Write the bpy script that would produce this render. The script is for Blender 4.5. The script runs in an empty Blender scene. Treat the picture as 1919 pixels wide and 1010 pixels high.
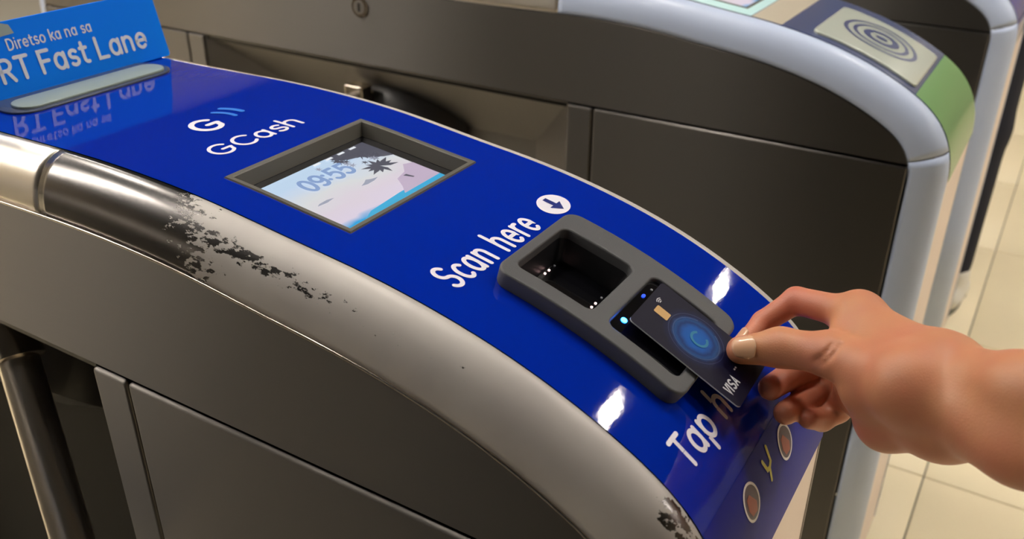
import bpy, bmesh, math, random
import numpy as np
from mathutils import Matrix, Vector

random.seed(7)
COL = bpy.context.scene.collection
SCN = bpy.context.scene

# ------------------------------------------------------------------ camera
cd = bpy.data.cameras.new('camera')
cam = bpy.data.objects.new('camera', cd); COL.objects.link(cam)
RT_ = (0.8531334967254756, 0.5216755682046633, 0.004223541559406241)
DN_ = (0.24896272204412556, -0.40000543070311356, -0.8820505758970945)
FW_ = (-0.4584547958058046, 0.7535583965071041, -0.471135801289076)
CAM = Vector((0.62737891, -0.36071492, 1.25003196))
m = Matrix(((RT_[0], -DN_[0], -FW_[0], CAM.x), (RT_[1], -DN_[1], -FW_[1], CAM.y), (RT_[2], -DN_[2], -FW_[2], CAM.z), (0, 0, 0, 1)))
cam.matrix_world = m
cd.sensor_width = 36.0
cd.lens = 1711.11 / 1919.0 * 36.0
cd.clip_start = 0.02
cd.dof.use_dof = True
cd.dof.focus_distance = 0.66
cd.dof.aperture_fstop = 8.0
SCN.camera = cam

# ------------------------------------------------------------------ world, exposure, lamps' strength
SCN.view_settings.view_transform = 'Standard'
SCN.view_settings.look = 'None'
SCN.view_settings.exposure = 0.0
SCN.view_settings.gamma = 1.0
SCN.view_settings.use_curve_mapping = False
w = bpy.data.worlds.new('hall'); SCN.world = w; w.use_nodes = True
w.node_tree.nodes['Background'].inputs[0].default_value = (0.84, 0.80, 0.76, 1)
w.node_tree.nodes['Background'].inputs[1].default_value = 0.6
LAMP_EMIT = 62.0
LAMP_COL = (1.0, 0.90, 0.78)

# ------------------------------------------------------------------ materials
def lin(c):
    def f(v):
        v /= 255.0
        return v / 12.92 if v <= 0.04045 else ((v + 0.055) / 1.055) ** 2.4
    return (f(c[0]), f(c[1]), f(c[2]), 1.0)

def mat(name, rgb, rough=0.5, metal=0.0, coat=0.0, spec=0.5, emit=0.0, emit_rgb=None, noise=0.0, nscale=30.0, bump=0.0, bscale=200.0, sss=0.0):
    M = bpy.data.materials.new(name); M.use_nodes = True
    nt = M.node_tree; b = nt.nodes['Principled BSDF']
    b.inputs['Base Color'].default_value = lin(rgb) if not name.startswith('display') else (0.01, 0.01, 0.01, 1)
    b.inputs['Roughness'].default_value = rough
    b.inputs['Metallic'].default_value = metal
    b.inputs['Coat Weight'].default_value = coat
    b.inputs['Coat Roughness'].default_value = 0.04
    b.inputs['Specular IOR Level'].default_value = spec
    if sss:
        b.inputs['Subsurface Weight'].default_value = sss
        b.inputs['Subsurface Radius'].default_value = (1.0, 0.35, 0.2)
        b.inputs['Subsurface Scale'].default_value = 0.004
    if emit:
        b.inputs['Emission Color'].default_value = lin(emit_rgb or rgb)
        b.inputs['Emission Strength'].default_value = emit
    tc = nt.nodes.new('ShaderNodeTexCoord')
    if noise:
        n = nt.nodes.new('ShaderNodeTexNoise'); n.inputs['Scale'].default_value = nscale; n.inputs['Detail'].default_value = 4
        nt.links.new(tc.outputs['Object'], n.inputs['Vector'])
        r = nt.nodes.new('ShaderNodeMapRange')
        r.inputs['To Min'].default_value = 1 - noise; r.inputs['To Max'].default_value = 1 + noise
        nt.links.new(n.outputs['Fac'], r.inputs['Value'])
        v = nt.nodes.new('ShaderNodeVectorMath'); v.operation = 'SCALE'
        v.inputs[0].default_value = lin(rgb)[:3]
        nt.links.new(r.outputs['Result'], v.inputs['Scale'])
        nt.links.new(v.outputs['Vector'], b.inputs['Base Color'])
    if bump:
        n = nt.nodes.new('ShaderNodeTexNoise'); n.inputs['Scale'].default_value = bscale; n.inputs['Detail'].default_value = 3
        nt.links.new(tc.outputs['Object'], n.inputs['Vector'])
        bp = nt.nodes.new('ShaderNodeBump'); bp.inputs['Strength'].default_value = bump; bp.inputs['Distance'].default_value = 0.002
        nt.links.new(n.outputs['Fac'], bp.inputs['Height']); nt.links.new(bp.outputs['Normal'], b.inputs['Normal'])
    return M

def steel(name, rgb, rough=0.32, aniso=0.75, tang=(0, 0, 1)):
    M = mat(name, rgb, rough, 1.0)
    nt = M.node_tree; b = nt.nodes['Principled BSDF']
    b.inputs['Anisotropic'].default_value = aniso
    c = nt.nodes.new('ShaderNodeCombineXYZ')
    for i in range(3): c.inputs[i].default_value = tang[i]
    nt.links.new(c.outputs[0], b.inputs['Tangent'])
    tc = nt.nodes.new('ShaderNodeTexCoord'); mp = nt.nodes.new('ShaderNodeMapping')
    mp.inputs['Scale'].default_value = (6, 300, 300)
    n = nt.nodes.new('ShaderNodeTexNoise'); n.inputs['Scale'].default_value = 2.0; n.inputs['Detail'].default_value = 5
    r = nt.nodes.new('ShaderNodeMapRange'); r.inputs['To Min'].default_value = rough - 0.012; r.inputs['To Max'].default_value = rough + 0.012
    nt.links.new(tc.outputs['Object'], mp.inputs['Vector']); nt.links.new(mp.outputs[0], n.inputs['Vector'])
    nt.links.new(n.outputs['Fac'], r.inputs['Value']); nt.links.new(r.outputs['Result'], b.inputs['Roughness'])
    return M

STEEL = steel('brushed steel', (104, 101, 98), 0.41, 0.96)
RECESS_SHADE = mat('recess wall with painted shade', (12, 11, 11), 0.6, spec=0.2)  # shade inside the near recess painted in as an almost black wall colour
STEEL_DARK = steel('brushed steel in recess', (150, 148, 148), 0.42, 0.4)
STEEL_EDGE = mat('polished steel edge', (205, 196, 184), 0.2, 1.0)
STEEL_TUBE = mat('polished steel tube', (214, 208, 200), 0.3, 1.0)
STEEL_RIM = mat('satin steel rim', (236, 230, 220), 0.34, 1.0)
PAINT_FAR = mat('grey paint with bluish light tint', (186, 200, 228), 0.42, 0.0, coat=0.1)  # same grey paint as the near rim; bluish reflected light put into its colour
BLACK = mat('black plastic', (14, 14, 16), 0.35)
HUBM = mat('dark hub plastic', (44, 43, 44), 0.38)
BEZEL = mat('charcoal textured plastic', (72, 73, 76), 0.55, bump=0.12, bscale=1500)
FRAME = mat('grey screen frame', (88, 86, 80), 0.45)
GLASS = mat('dark glass', (10, 10, 14), 0.08, coat=0.5)
WELL = mat('dark scanner well', (22, 23, 27), 0.4)
WHITE = mat('white vinyl', (228, 226, 240), 0.4)
BLUE = mat('glossy blue vinyl', (0, 36, 158), 0.4, coat=1.0, spec=0.0)
def soften_coat(M):
    nt = M.node_tree; tc = nt.nodes.new('ShaderNodeTexCoord'); mp = nt.nodes.new('ShaderNodeMapping'); mp.inputs['Scale'].default_value = (260, 90, 200)
    mp.inputs['Rotation'].default_value = (0, 0, 0.5)
    n = nt.nodes.new('ShaderNodeTexNoise'); n.inputs['Scale'].default_value = 1.0; n.inputs['Detail'].default_value = 4
    b = nt.nodes.new('ShaderNodeBump'); b.inputs['Strength'].default_value = 0.045; b.inputs['Distance'].default_value = 0.0005
    nt.links.new(tc.outputs['Object'], mp.inputs[0]); nt.links.new(mp.outputs[0], n.inputs['Vector']); nt.links.new(n.outputs['Fac'], b.inputs['Height'])
    nt.links.new(b.outputs[0], nt.nodes['Principled BSDF'].inputs['Coat Normal'])
soften_coat(BLUE)
BLUE_TXT = mat('deep blue vinyl', (8, 32, 120), 0.35)
SIGNBLUE = mat('bright blue acrylic sign', (0, 128, 255), 0.5, spec=0.1)
SIGNTXT = mat('white sign lettering', (220, 226, 240), 0.4)
LTBLUE = mat('light blue vinyl', (38, 124, 226), 0.35)
PALE = mat('pale translucent plastic', (150, 165, 160), 0.3)
GREYPL = mat('grey acrylic foot', (70, 76, 92), 0.25)
LEDW = mat('pinkish white led', (255, 225, 220), 0.4, emit=5.0, emit_rgb=(255, 205, 200))
LEDD = mat('dim led', (120, 120, 125), 0.4, emit=0.15)
LEDB = mat('blue led', (80, 160, 255), 0.4, emit=60.0, emit_rgb=(20, 110, 255))
LEDB2 = mat('faint blue led', (20, 60, 200), 0.4, emit=1.2, emit_rgb=(10, 70, 230))
GOLD = mat('gold chip', (188, 150, 92), 0.45, 0.2)
CARDM = mat('dark navy card', (24, 21, 46), 0.4, spec=0.1)
CARDEDGE = mat('pale card edge', (190, 195, 205), 0.4)
GREYTXT = mat('silver grey print', (190, 192, 200), 0.4)
RED = mat('red print', (150, 34, 30), 0.4)
PURPLE = mat('dark purple print', (62, 30, 78), 0.4)
YELLOW = mat('yellow print', (190, 186, 60), 0.4)
STRIP = mat('violet blue band', (24, 32, 140), 0.5, spec=0.12)
FRONTM = mat('front face with painted reflection', (226, 210, 204), 0.4, 0.2)  # steel face; the bright floor it reflects is put into the colour
GREEN = mat('green sticker', (96, 150, 92), 0.35, coat=0.4)
SILVER = mat('mirror silver film', (196, 204, 194), 0.2, 0.15, coat=0.6)
NAVYRING = mat('navy print', (60, 70, 110), 0.35)
SLATE = mat('blue cover with painted reflection', (62, 74, 112), 0.35, coat=0.2)
CYANST = mat('pale cyan sticker', (190, 232, 238), 0.35, coat=0.4)
BEIGE = mat('beige sticker', (176, 168, 152), 0.4)
TILE = mat('cream floor tile', (240, 226, 192), 0.42, noise=0.06, nscale=5, spec=0.4)
GROUT = mat('grey grout', (120, 116, 106), 0.8)
WALLM = mat('warm plaster wall', (208, 194, 170), 0.8, noise=0.03)
WALLD = mat('dark cladding wall', (44, 40, 38), 0.6)
CEIL = mat('grey ceiling', (46, 46, 50), 0.8)
TROUSER = mat('navy trouser cloth', (22, 25, 40), 0.85, bump=0.3, bscale=300)
SHIRT = mat('grey shirt cloth', (110, 110, 116), 0.85, bump=0.3, bscale=300)
SHOE = mat('off white shoe', (226, 224, 216), 0.6)
SOLE = mat('grey shoe sole', (120, 122, 120), 0.7)
LACE = mat('dark shoe mark', (30, 30, 32), 0.7)
HAIR = mat('black hair', (18, 15, 14), 0.6)
NAIL = mat('fingernail', (212, 164, 130), 0.28, coat=0.2, sss=0.1)

def skin_mat():
    M = mat('warm tan skin', (196, 134, 100), 0.46, sss=0.12, bump=0.10, bscale=900)
    nt = M.node_tree; b = nt.nodes['Principled BSDF']
    tc = nt.nodes.new('ShaderNodeTexCoord')
    n = nt.nodes.new('ShaderNodeTexNoise'); n.inputs['Scale'].default_value = 22; n.inputs['Detail'].default_value = 3
    nt.links.new(tc.outputs['Object'], n.inputs['Vector'])
    r = nt.nodes.new('ShaderNodeValToRGB')
    r.color_ramp.elements[0].position = 0.3; r.color_ramp.elements[0].color = lin((186, 116, 88))
    r.color_ramp.elements[1].position = 0.7; r.color_ramp.elements[1].color = lin((192, 135, 96))
    nt.links.new(n.outputs['Fac'], r.inputs[0])
    # redder skin at the finger ends: a vertex attribute written by the hand builder
    a = nt.nodes.new('ShaderNodeAttribute'); a.attribute_name = 'flush'
    mx = nt.nodes.new('ShaderNodeMix'); mx.data_type = 'RGBA'
    nt.links.new(a.outputs['Fac'], mx.inputs['Factor'])
    nt.links.new(r.outputs[0], mx.inputs['A']); mx.inputs['B'].default_value = lin((194, 110, 90))
    nt.links.new(mx.outputs['Result'], b.inputs['Base Color'])
    return M
SKIN = skin_mat()

def worn_paint():
    """silver grey paint, chipped off to dark bare steel toward the joint end and near the front"""
    M = bpy.data.materials.new('worn silver grey paint'); M.use_nodes = True
    nt = M.node_tree; L = nt.links; b = nt.nodes['Principled BSDF']
    tc = nt.nodes.new('ShaderNodeTexCoord'); sp = nt.nodes.new('ShaderNodeSeparateXYZ')
    L.new(tc.outputs['Object'], sp.inputs[0])
    def math_(op, a, bb=None, cl=False):
        n = nt.nodes.new('ShaderNodeMath'); n.operation = op; n.use_clamp = cl
        for i, v in enumerate((a, bb)):
            if v is None: continue
            if isinstance(v, (int, float)): n.inputs[i].default_value = v
            else: L.new(v, n.inputs[i])
        return n.outputs[0]
    mp = nt.nodes.new('ShaderNodeMapping'); mp.inputs['Scale'].default_value = (95, 210, 210)
    mp.inputs['Rotation'].default_value = (0, 0.15, 0)
    L.new(tc.outputs['Object'], mp.inputs[0])
    n1 = nt.nodes.new('ShaderNodeTexNoise'); n1.inputs['Scale'].default_value = 1.0; n1.inputs['Detail'].default_value = 6; n1.inputs['Roughness'].default_value = 0.68
    L.new(mp.outputs[0], n1.inputs['Vector'])
    X = sp.outputs['X']; Y = sp.outputs['Y']; Z = sp.outputs['Z']
    # bare everywhere before x=.10, chips trailing to x=.27 along a band low on the bullnose
    def ramp(v, a0, a1):
        n = nt.nodes.new('ShaderNodeMapRange'); n.interpolation_type = 'SMOOTHSTEP'
        n.inputs['From Min'].default_value = a0; n.inputs['From Max'].default_value = a1
        L.new(v, n.inputs['Value']); return n.outputs[0]
    body = math_('ADD', ramp(math_('ADD', X, math_('MULTIPLY', Y, 0.9)), 0.215, 0.065), 0.0)
    d1 = math_('ABSOLUTE', math_('SUBTRACT', Y, 0.0095))
    band = math_('MULTIPLY', ramp(d1, 0.0075, 0.001), math_('MULTIPLY', ramp(X, 0.42, 0.15), ramp(X, 0.03, 0.08)))
    d2 = math_('ABSOLUTE', math_('SUBTRACT', Y, 0.022))
    front = math_('MULTIPLY', ramp(d2, 0.012, 0.003), math_('MULTIPLY', ramp(X, 0.488, 0.500), ramp(X, 0.535, 0.52)))
    k = math_('MAXIMUM', body, math_('MAXIMUM', math_('MULTIPLY', band, 0.44), math_('MULTIPLY', front, 0.42)))
    th = math_('ADD', math_('ADD', math_('MULTIPLY', n1.outputs['Fac'], 1.7), -0.35), k)
    mask = ramp(th, 0.86, 0.885)
    # soft grime round the chips
    n2 = nt.nodes.new('ShaderNodeTexNoise'); n2.inputs['Scale'].default_value = 18; n2.inputs['Detail'].default_value = 3
    L.new(tc.outputs['Object'], n2.inputs['Vector'])
    cr = nt.nodes.new('ShaderNodeValToRGB')
    cr.color_ramp.elements[0].position = 0.3; cr.color_ramp.elements[0].color = lin((176, 171, 168))
    cr.color_ramp.elements[1].position = 0.75; cr.color_ramp.elements[1].color = lin((190, 186, 182))
    L.new(n2.outputs['Fac'], cr.inputs[0])
    mx = nt.nodes.new('ShaderNodeMix'); mx.data_type = 'RGBA'
    L.new(mask, mx.inputs['Factor']); L.new(cr.outputs[0], mx.inputs['A']); mx.inputs['B'].default_value = lin((110, 108, 108))
    L.new(mx.outputs['Result'], b.inputs['Base Color'])
    L.new(math_('ADD', math_('MULTIPLY', mask, 0.85), 0.1), b.inputs['Metallic'])
    L.new(math_('ADD', math_('MULTIPLY', mask, -0.22), 0.47), b.inputs['Roughness'])
    bp = nt.nodes.new('ShaderNodeBump'); bp.inputs['Strength'].default_value = 0.5; bp.inputs['Distance'].default_value = 0.0004; bp.invert = True
    L.new(mask, bp.inputs['Height']); L.new(bp.outputs[0], b.inputs['Normal'])
    return M
PAINT_WORN = worn_paint()

def screen_mat():
    """the lit display: pale sky blending from ice blue through cream to pink, cyan band at the foot"""
    M = bpy.data.materials.new('lit display'); M.use_nodes = True
    nt = M.node_tree; L = nt.links; b = nt.nodes['Principled BSDF']
    uv = nt.nodes.new('ShaderNodeUVMap'); sp = nt.nodes.new('ShaderNodeSeparateXYZ'); L.new(uv.outputs[0], sp.inputs[0])
    n = nt.nodes.new('ShaderNodeTexNoise'); n.inputs['Scale'].default_value = 3; L.new(uv.outputs[0], n.inputs['Vector'])
    ad = nt.nodes.new('ShaderNodeMath'); ad.operation = 'MULTIPLY_ADD'; L.new(n.outputs['Fac'], ad.inputs[0]); ad.inputs[1].default_value = 0.35
    L.new(sp.outputs['Y'], ad.inputs[2])
    cr = nt.nodes.new('ShaderNodeValToRGB'); e = cr.color_ramp.elements
    e[0].position = 0.08; e[0].color = lin((60, 190, 225)); e[1].position = 1.2; e[1].color = lin((196, 220, 244))
    for p, c in ((0.19, (40, 165, 225)), (0.30, (226, 214, 232)), (0.5, (226, 214, 226)), (0.72, (222, 224, 226)), (0.95, (200, 220, 244))):
        q = e.new(p); q.color = lin(c)
    L.new(ad.outputs[0], cr.inputs[0])
    b.inputs['Base Color'].default_value = (0.02, 0.02, 0.02, 1); b.inputs['Roughness'].default_value = 0.2
    L.new(cr.outputs[0], b.inputs['Emission Color']); b.inputs['Emission Strength'].default_value = 0.9
    return M
SCREEN = screen_mat()
SCRTXT = mat('display clock digits', (150, 178, 225), 0.5, emit=0.75, emit_rgb=(140, 172, 224))
SCRDARK = mat('display dark leaves', (60, 62, 80), 0.5, emit=0.8, emit_rgb=(72, 74, 92))
SCRGREY = mat('display grey clouds', (150, 156, 175), 0.5, emit=0.8, emit_rgb=(165, 170, 190))
SCRLIL = mat('display lilac hill', (200, 180, 205), 0.5, emit=0.8, emit_rgb=(206, 186, 212))
SCRCYAN = mat('display cyan bar', (40, 170, 220), 0.5, emit=0.85, emit_rgb=(30, 175, 225))
SCRWHITE = mat('display white icons', (240, 244, 250), 0.5, emit=0.9)

# ------------------------------------------------------------------ object helpers
def link(o, parent=None):
    COL.objects.link(o)
    if parent is not None: o.parent = parent
    return o

def empty(name, loc=(0, 0, 0)):
    o = bpy.data.objects.new(name, None); o.location = loc; o.empty_display_size = 0.05
    return link(o)

def tag(o, label=None, cat=None, group=None, kind=None):
    if label: o['label'] = label
    if cat: o['category'] = cat
    if group: o['group'] = group
    if kind: o['kind'] = kind
    return o

def mesh_obj(name, verts, faces, m, parent=None, smooth=False, bevel=0, uvs=None, auto=None):
    me = bpy.data.meshes.new(name)
    me.from_pydata([tuple(v) for v in verts], [], [tuple(f) for f in faces])
    bm = bmesh.new(); bm.from_mesh(me)
    bmesh.ops.recalc_face_normals(bm, faces=bm.faces[:]); bm.to_mesh(me); bm.free()
    if uvs is not None:
        ul = me.uv_layers.new(name='UVMap')
        for lp in me.loops: ul.data[lp.index].uv = uvs[lp.vertex_index]
    me.materials.append(m)
    if smooth: me.shade_smooth()
    o = link(bpy.data.objects.new(name, me), parent)
    if bevel:
        md = o.modifiers.new('bevel', 'BEVEL'); md.width = bevel; md.segments = 3; md.limit_method = 'ANGLE'; md.angle_limit = 0.6
        me.shade_smooth()
        md.harden_normals = True
    if auto:
        me.set_sharp_from_angle(angle=auto)
    return o

def prism(poly, y0, y1):
    """poly in (x,z) extruded in y"""
    n = len(poly)
    V = [(x, y0, z) for x, z in poly] + [(x, y1, z) for x, z in poly]
    F = [list(range(n)), list(range(n, 2 * n))]
    for i in range(n):
        j = (i + 1) % n
        F.append([i, j, n + j, n + i])
    return V, F

def box(x0, x1, y0, y1, z0, z1):
    return prism([(x0, z0), (x1, z0), (x1, z1), (x0, z1)], y0, y1)

def join(*parts):
    V, F = [], []
    for v, f in parts:
        k = len(V); V += list(v); F += [[i + k for i in g] for g in f]
    return V, F

def tube(pts, r, n=20, cap=True):
    pts = [Vector(p) for p in pts]
    V, F = [], []
    rs = r if isinstance(r, (list, tuple)) else [r] * len(pts)
    for i, p in enumerate(pts):
        t = (pts[min(i + 1, len(pts) - 1)] - pts[max(i - 1, 0)]).normalized()
        a = t.orthogonal().normalized() if i == 0 else (a - t * a.dot(t)).normalized()
        b = t.cross(a)
        for k in range(n):
            an = 2 * math.pi * k / n
            V.append(p + (a * math.cos(an) + b * math.sin(an)) * rs[i])
    for i in range(len(pts) - 1):
        for k in range(n):
            q = (k + 1) % n
            F.append([i * n + k, i * n + q, (i + 1) * n + q, (i + 1) * n + k])
    if cap:
        F.append(list(range(n))); F.append([(len(pts) - 1) * n + k for k in range(n)])
    return V, F

# ------------------------------------------------------------------ gate profile
HALF = [(-0.395, 0.9500), (-0.33, 0.9500), (-0.26, 0.9500), (-0.20, 0.9501), (-0.16, 0.9501), (-0.1342, 0.9502), (-0.1082, 0.9505), (-0.0823, 0.9509), (-0.0564, 0.9514), (-0.0225, 0.9520),
        (0.0085, 0.9522), (0.0344, 0.9519), (0.0603, 0.9511), (0.0863, 0.9499), (0.1121, 0.9481), (0.1380, 0.9457), (0.1637, 0.9424), (0.1894, 0.9388), (0.2151, 0.9353),
        (0.2408, 0.9322), (0.2666, 0.9288), (0.2921, 0.9246), (0.3175, 0.9193), (0.3428, 0.9132), (0.3677, 0.9060), (0.3921, 0.8974), (0.4160, 0.8872), (0.4392, 0.8756),
        (0.4616, 0.8625), (0.4720, 0.8548), (0.4812, 0.8456), (0.4882, 0.8348), (0.4926, 0.8226), (0.4945, 0.8098), (0.4950, 0.7969)]
HALF = np.array(HALF)
# dense + smooth resample by arc length
def resample(P, n):
    L = np.concatenate([[0], np.cumsum(np.hypot(*np.diff(P, axis=0).T))])
    s = np.linspace(0, L[-1], n)
    return np.stack([np.interp(s, L, P[:, 0]), np.interp(s, L, P[:, 1])], 1)
D_ = resample(HALF, 700)
kk = np.exp(-0.5 * (np.arange(-30, 31) / 9.0) ** 2); kk /= kk.sum()
pad = np.concatenate([D_[0] - (np.arange(30, 0, -1)[:, None]) * (D_[1] - D_[0]) , D_, D_[-1] + (np.arange(1, 31)[:, None]) * np.array([0, -(D_[1] - D_[0])[0]])])
D_ = np.stack([np.convolve(pad[:, 0], kk, 'valid'), np.convolve(pad[:, 1], kk, 'valid')], 1)
DENSE = np.concatenate([D_, [[0.4950, 0.75], [0.4950, 0.60], [0.4950, 0.40], [0.4950, 0.05]]])
def offset_curve(o):
    t = np.gradient(DENSE, axis=0); t /= np.hypot(t[:, 0], t[:, 1])[:, None]
    return DENSE + o * np.stack([-t[:, 1], t[:, 0]], 1)
R_RIM = 0.0439; YN = 0.0303; YF = 0.2558; WID = 0.2861
PAN = offset_curve(R_RIM)
SL = np.concatenate([[0], np.cumsum(np.hypot(*np.diff(PAN, axis=0).T))])
SL -= np.interp(0.0, PAN[:, 0], SL)
TAN = np.gradient(PAN, axis=0); TAN /= np.hypot(TAN[:, 0], TAN[:, 1])[:, None]
NSIDE = -1.0
def PM(s, y, h=0.0):
    """panel coordinates (arc length, across, height) to gate space"""
    x = np.interp(s, SL, PAN[:, 0]); z = np.interp(s, SL, PAN[:, 1])
    tx = np.interp(s, SL, TAN[:, 0]); tz = np.interp(s, SL, TAN[:, 1])
    l = math.hypot(tx, tz)
    return (x - tz / l * h, y, z + tx / l * h)
def s_at_z(z):
    i = int(np.argmax(PAN[:, 1][400:] < z)) + 400
    return float(np.interp(-z, -PAN[i - 1:i + 1, 1], SL[i - 1:i + 1]))
S_FRONT = s_at_z(0.797); S_POST = s_at_z(0.815)
XMIR = -0.79

def subdiv_s(bm, smin, smax, step):
    k = math.ceil(smin / step)
    while k * step < smax:
        g = bm.verts[:] + bm.edges[:] + bm.faces[:]
        bmesh.ops.bisect_plane(bm, geom=g, plane_co=(k * step, 0, 0), plane_no=(1, 0, 0), dist=1e-7)
        k += 1

def shape2d(splines, depth, bevel, bres=2):
    """filled outline with holes -> bmesh in (s, y, h); solid from h=0 to depth"""
    cu = bpy.data.curves.new('tmp', 'CURVE'); cu.dimensions = '2D'; cu.fill_mode = 'BOTH' if depth else 'FRONT'
    cu.extrude = depth / 2 - bevel if depth else 0; cu.bevel_depth = bevel; cu.bevel_resolution = bres; cu.offset = -bevel
    for pts in splines:
        sp = cu.splines.new('POLY'); sp.points.add(len(pts) - 1); sp.use_cyclic_u = True
        for p, q in zip(sp.points, pts): p.co = (q[0], q[1], 0, 1)
    o = bpy.data.objects.new('tmp', cu); COL.objects.link(o)
    dg = bpy.context.evaluated_depsgraph_get(); dg.update()
    me = bpy.data.meshes.new_from_object(o.evaluated_get(dg))
    bpy.data.objects.remove(o); bpy.data.curves.remove(cu)
    bm = bmesh.new(); bm.from_mesh(me); bpy.data.meshes.remove(me)
    bmesh.ops.remove_doubles(bm, verts=bm.verts[:], dist=1e-6)
    if depth: bmesh.ops.translate(bm, vec=(0, 0, depth / 2), verts=bm.verts[:])
    return bm

def map_panel(name, bm, mt, parent, h0=0.0, step=0.004, auto=0.6, smap=PM):
    ss = [v.co.x for v in bm.verts]
    subdiv_s(bm, min(ss), max(ss), step)
    for v in bm.verts: v.co = smap(v.co.x, v.co.y, v.co.z + h0)
    me = bpy.data.meshes.new(name)
    bmesh.ops.recalc_face_normals(bm, faces=bm.faces[:]) if len(bm.faces) else None
    bm.to_mesh(me); bm.free()
    me.materials.append(mt); me.shade_smooth(); me.set_sharp_from_angle(angle=auto)
    return link(bpy.data.objects.new(name, me), parent)

def rrect(s0, s1, y0, y1, r, n=6):
    P = []
    for cx, cy, a in ((s1 - r, y1 - r, 0), (s0 + r, y1 - r, 90), (s0 + r, y0 + r, 180), (s1 - r, y0 + r, 270)):
        for i in range(n + 1):
            an = math.radians(a + 90 * i / n); P.append((cx + r * math.cos(an), cy + r * math.sin(an)))
    return P
def ell(cs, cy, a, b, n=40):
    return [(cs + a * math.cos(2 * math.pi * i / n), cy + b * math.sin(2 * math.pi * i / n)) for i in range(n)]

# ------------------------------------------------------------------ stroke lettering
def arc(cx, cy, rx, ry, a0, a1, n=14):
    return [(cx + rx * math.cos(math.radians(a0 + (a1 - a0) * i / n)), cy + ry * math.sin(math.radians(a0 + (a1 - a0) * i / n))) for i in range(n + 1)]
X_ = 0.70
G = {   # strokes in a cap height 1 em, then advance
 'a': ([arc(.27, X_ / 2, .27, X_ / 2, 0, 360, 24), [(.54, X_), (.54, 0)]], .78),
 'c': ([arc(.30, X_ / 2, .28, X_ / 2, 48, 312, 20)], .66),
 'C': ([arc(.43, .5, .42, .5, 42, 318, 22)], .92),
 'D': ([[(0, 0), (0, 1)], [(0, 1), (.25, 1)] + arc(.25, .5, .42, .5, 90, -90, 18) + [(0, 0)]], .90),
 'F': ([[(0, 0), (0, 1), (.52, 1)], [(0, .52), (.45, .52)]], .72),
 'G': ([arc(.43, .5, .42, .5, 42, 318, 22) + [(.80, .45)], [(.46, .46), (.82, .46)]], 1.02),
 'L': ([[(0, 1), (0, 0), (.52, 0)]], .74),
 'R': ([[(0, 0), (0, 1), (.28, 1)] + arc(.28, .75, .27, .25, 90, -90, 12) + [(0, .5)], [(.28, .5), (.58, 0)]], .80),
 'S': ([arc(.30, .75, .28, .25, 30, 270, 16) + arc(.30, .25, .30, .25, 90, -150, 16)], .76),
 'T': ([[(0, 1), (.64, 1)], [(.32, 1), (.32, 0)]], .78),
 'e': ([[(.03, .37), (.56, .37)] + arc(.29, X_ / 2, .28, X_ / 2, 0, 312, 22)], .74),
 'h': ([[(0, 0), (0, 1.08)], arc(.25, X_ - .25, .25, .25, 180, 0, 12) + [(.5, 0)]], .74),
 'i': ([[(0, 0), (0, X_)], [(0, .98), (0, 1.0)]], .28),
 'k': ([[(0, 0), (0, 1.05)], [(.44, X_), (.02, .30)], [(.14, .42), (.48, 0)]], .62),
 'n': ([[(0, 0), (0, X_)], arc(.25, X_ - .25, .25, .25, 180, 0, 12) + [(.5, 0)]], .76),
 'o': ([arc(.30, X_ / 2, .29, X_ / 2, 0, 360, 24)], .78),
 'p': ([[(0, X_), (0, -.34)], arc(.28, X_ / 2, .28, X_ / 2, 0, 360, 24)], .76),
 'r': ([[(0, 0), (0, X_)], arc(.27, X_ - .27, .27, .27, 180, 75, 8)], .46),
 's': ([arc(.22, .525, .2, .175, 35, 270, 12) + arc(.22, .175, .21, .175, 90, -145, 12)], .60),
 't': ([[(.14, .95), (.14, .18)] + arc(.30, .18, .16, .18, 180, 290, 6), [(0, X_), (.36, X_)]], .52),
 'V': ([[(0, 1), (.30, 0), (.60, 1)]], .74), 'I': ([[(0, 0), (0, 1)]], .24), 'A': ([[(0, 0), (.30, 1), (.60, 0)], [(.1, .3), (.5, .3)]], .72),
 '0': ([arc(.29, .5, .29, .5, 0, 360, 26)], .80), '9': ([arc(.29, .70, .28, .30, 0, 360, 20), [(.57, .70)] + arc(.27, .32, .30, .32, 10, -120, 10)], .80),
 '5': ([[(.52, 1), (.10, 1), (.06, .56)] + arc(.27, .32, .30, .32, 130, -140, 16)], .80), ':': ([[(0, .72), (0, .74)], [(0, .22), (0, .24)]], .32),
 ' ': ([], .36),
}
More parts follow.
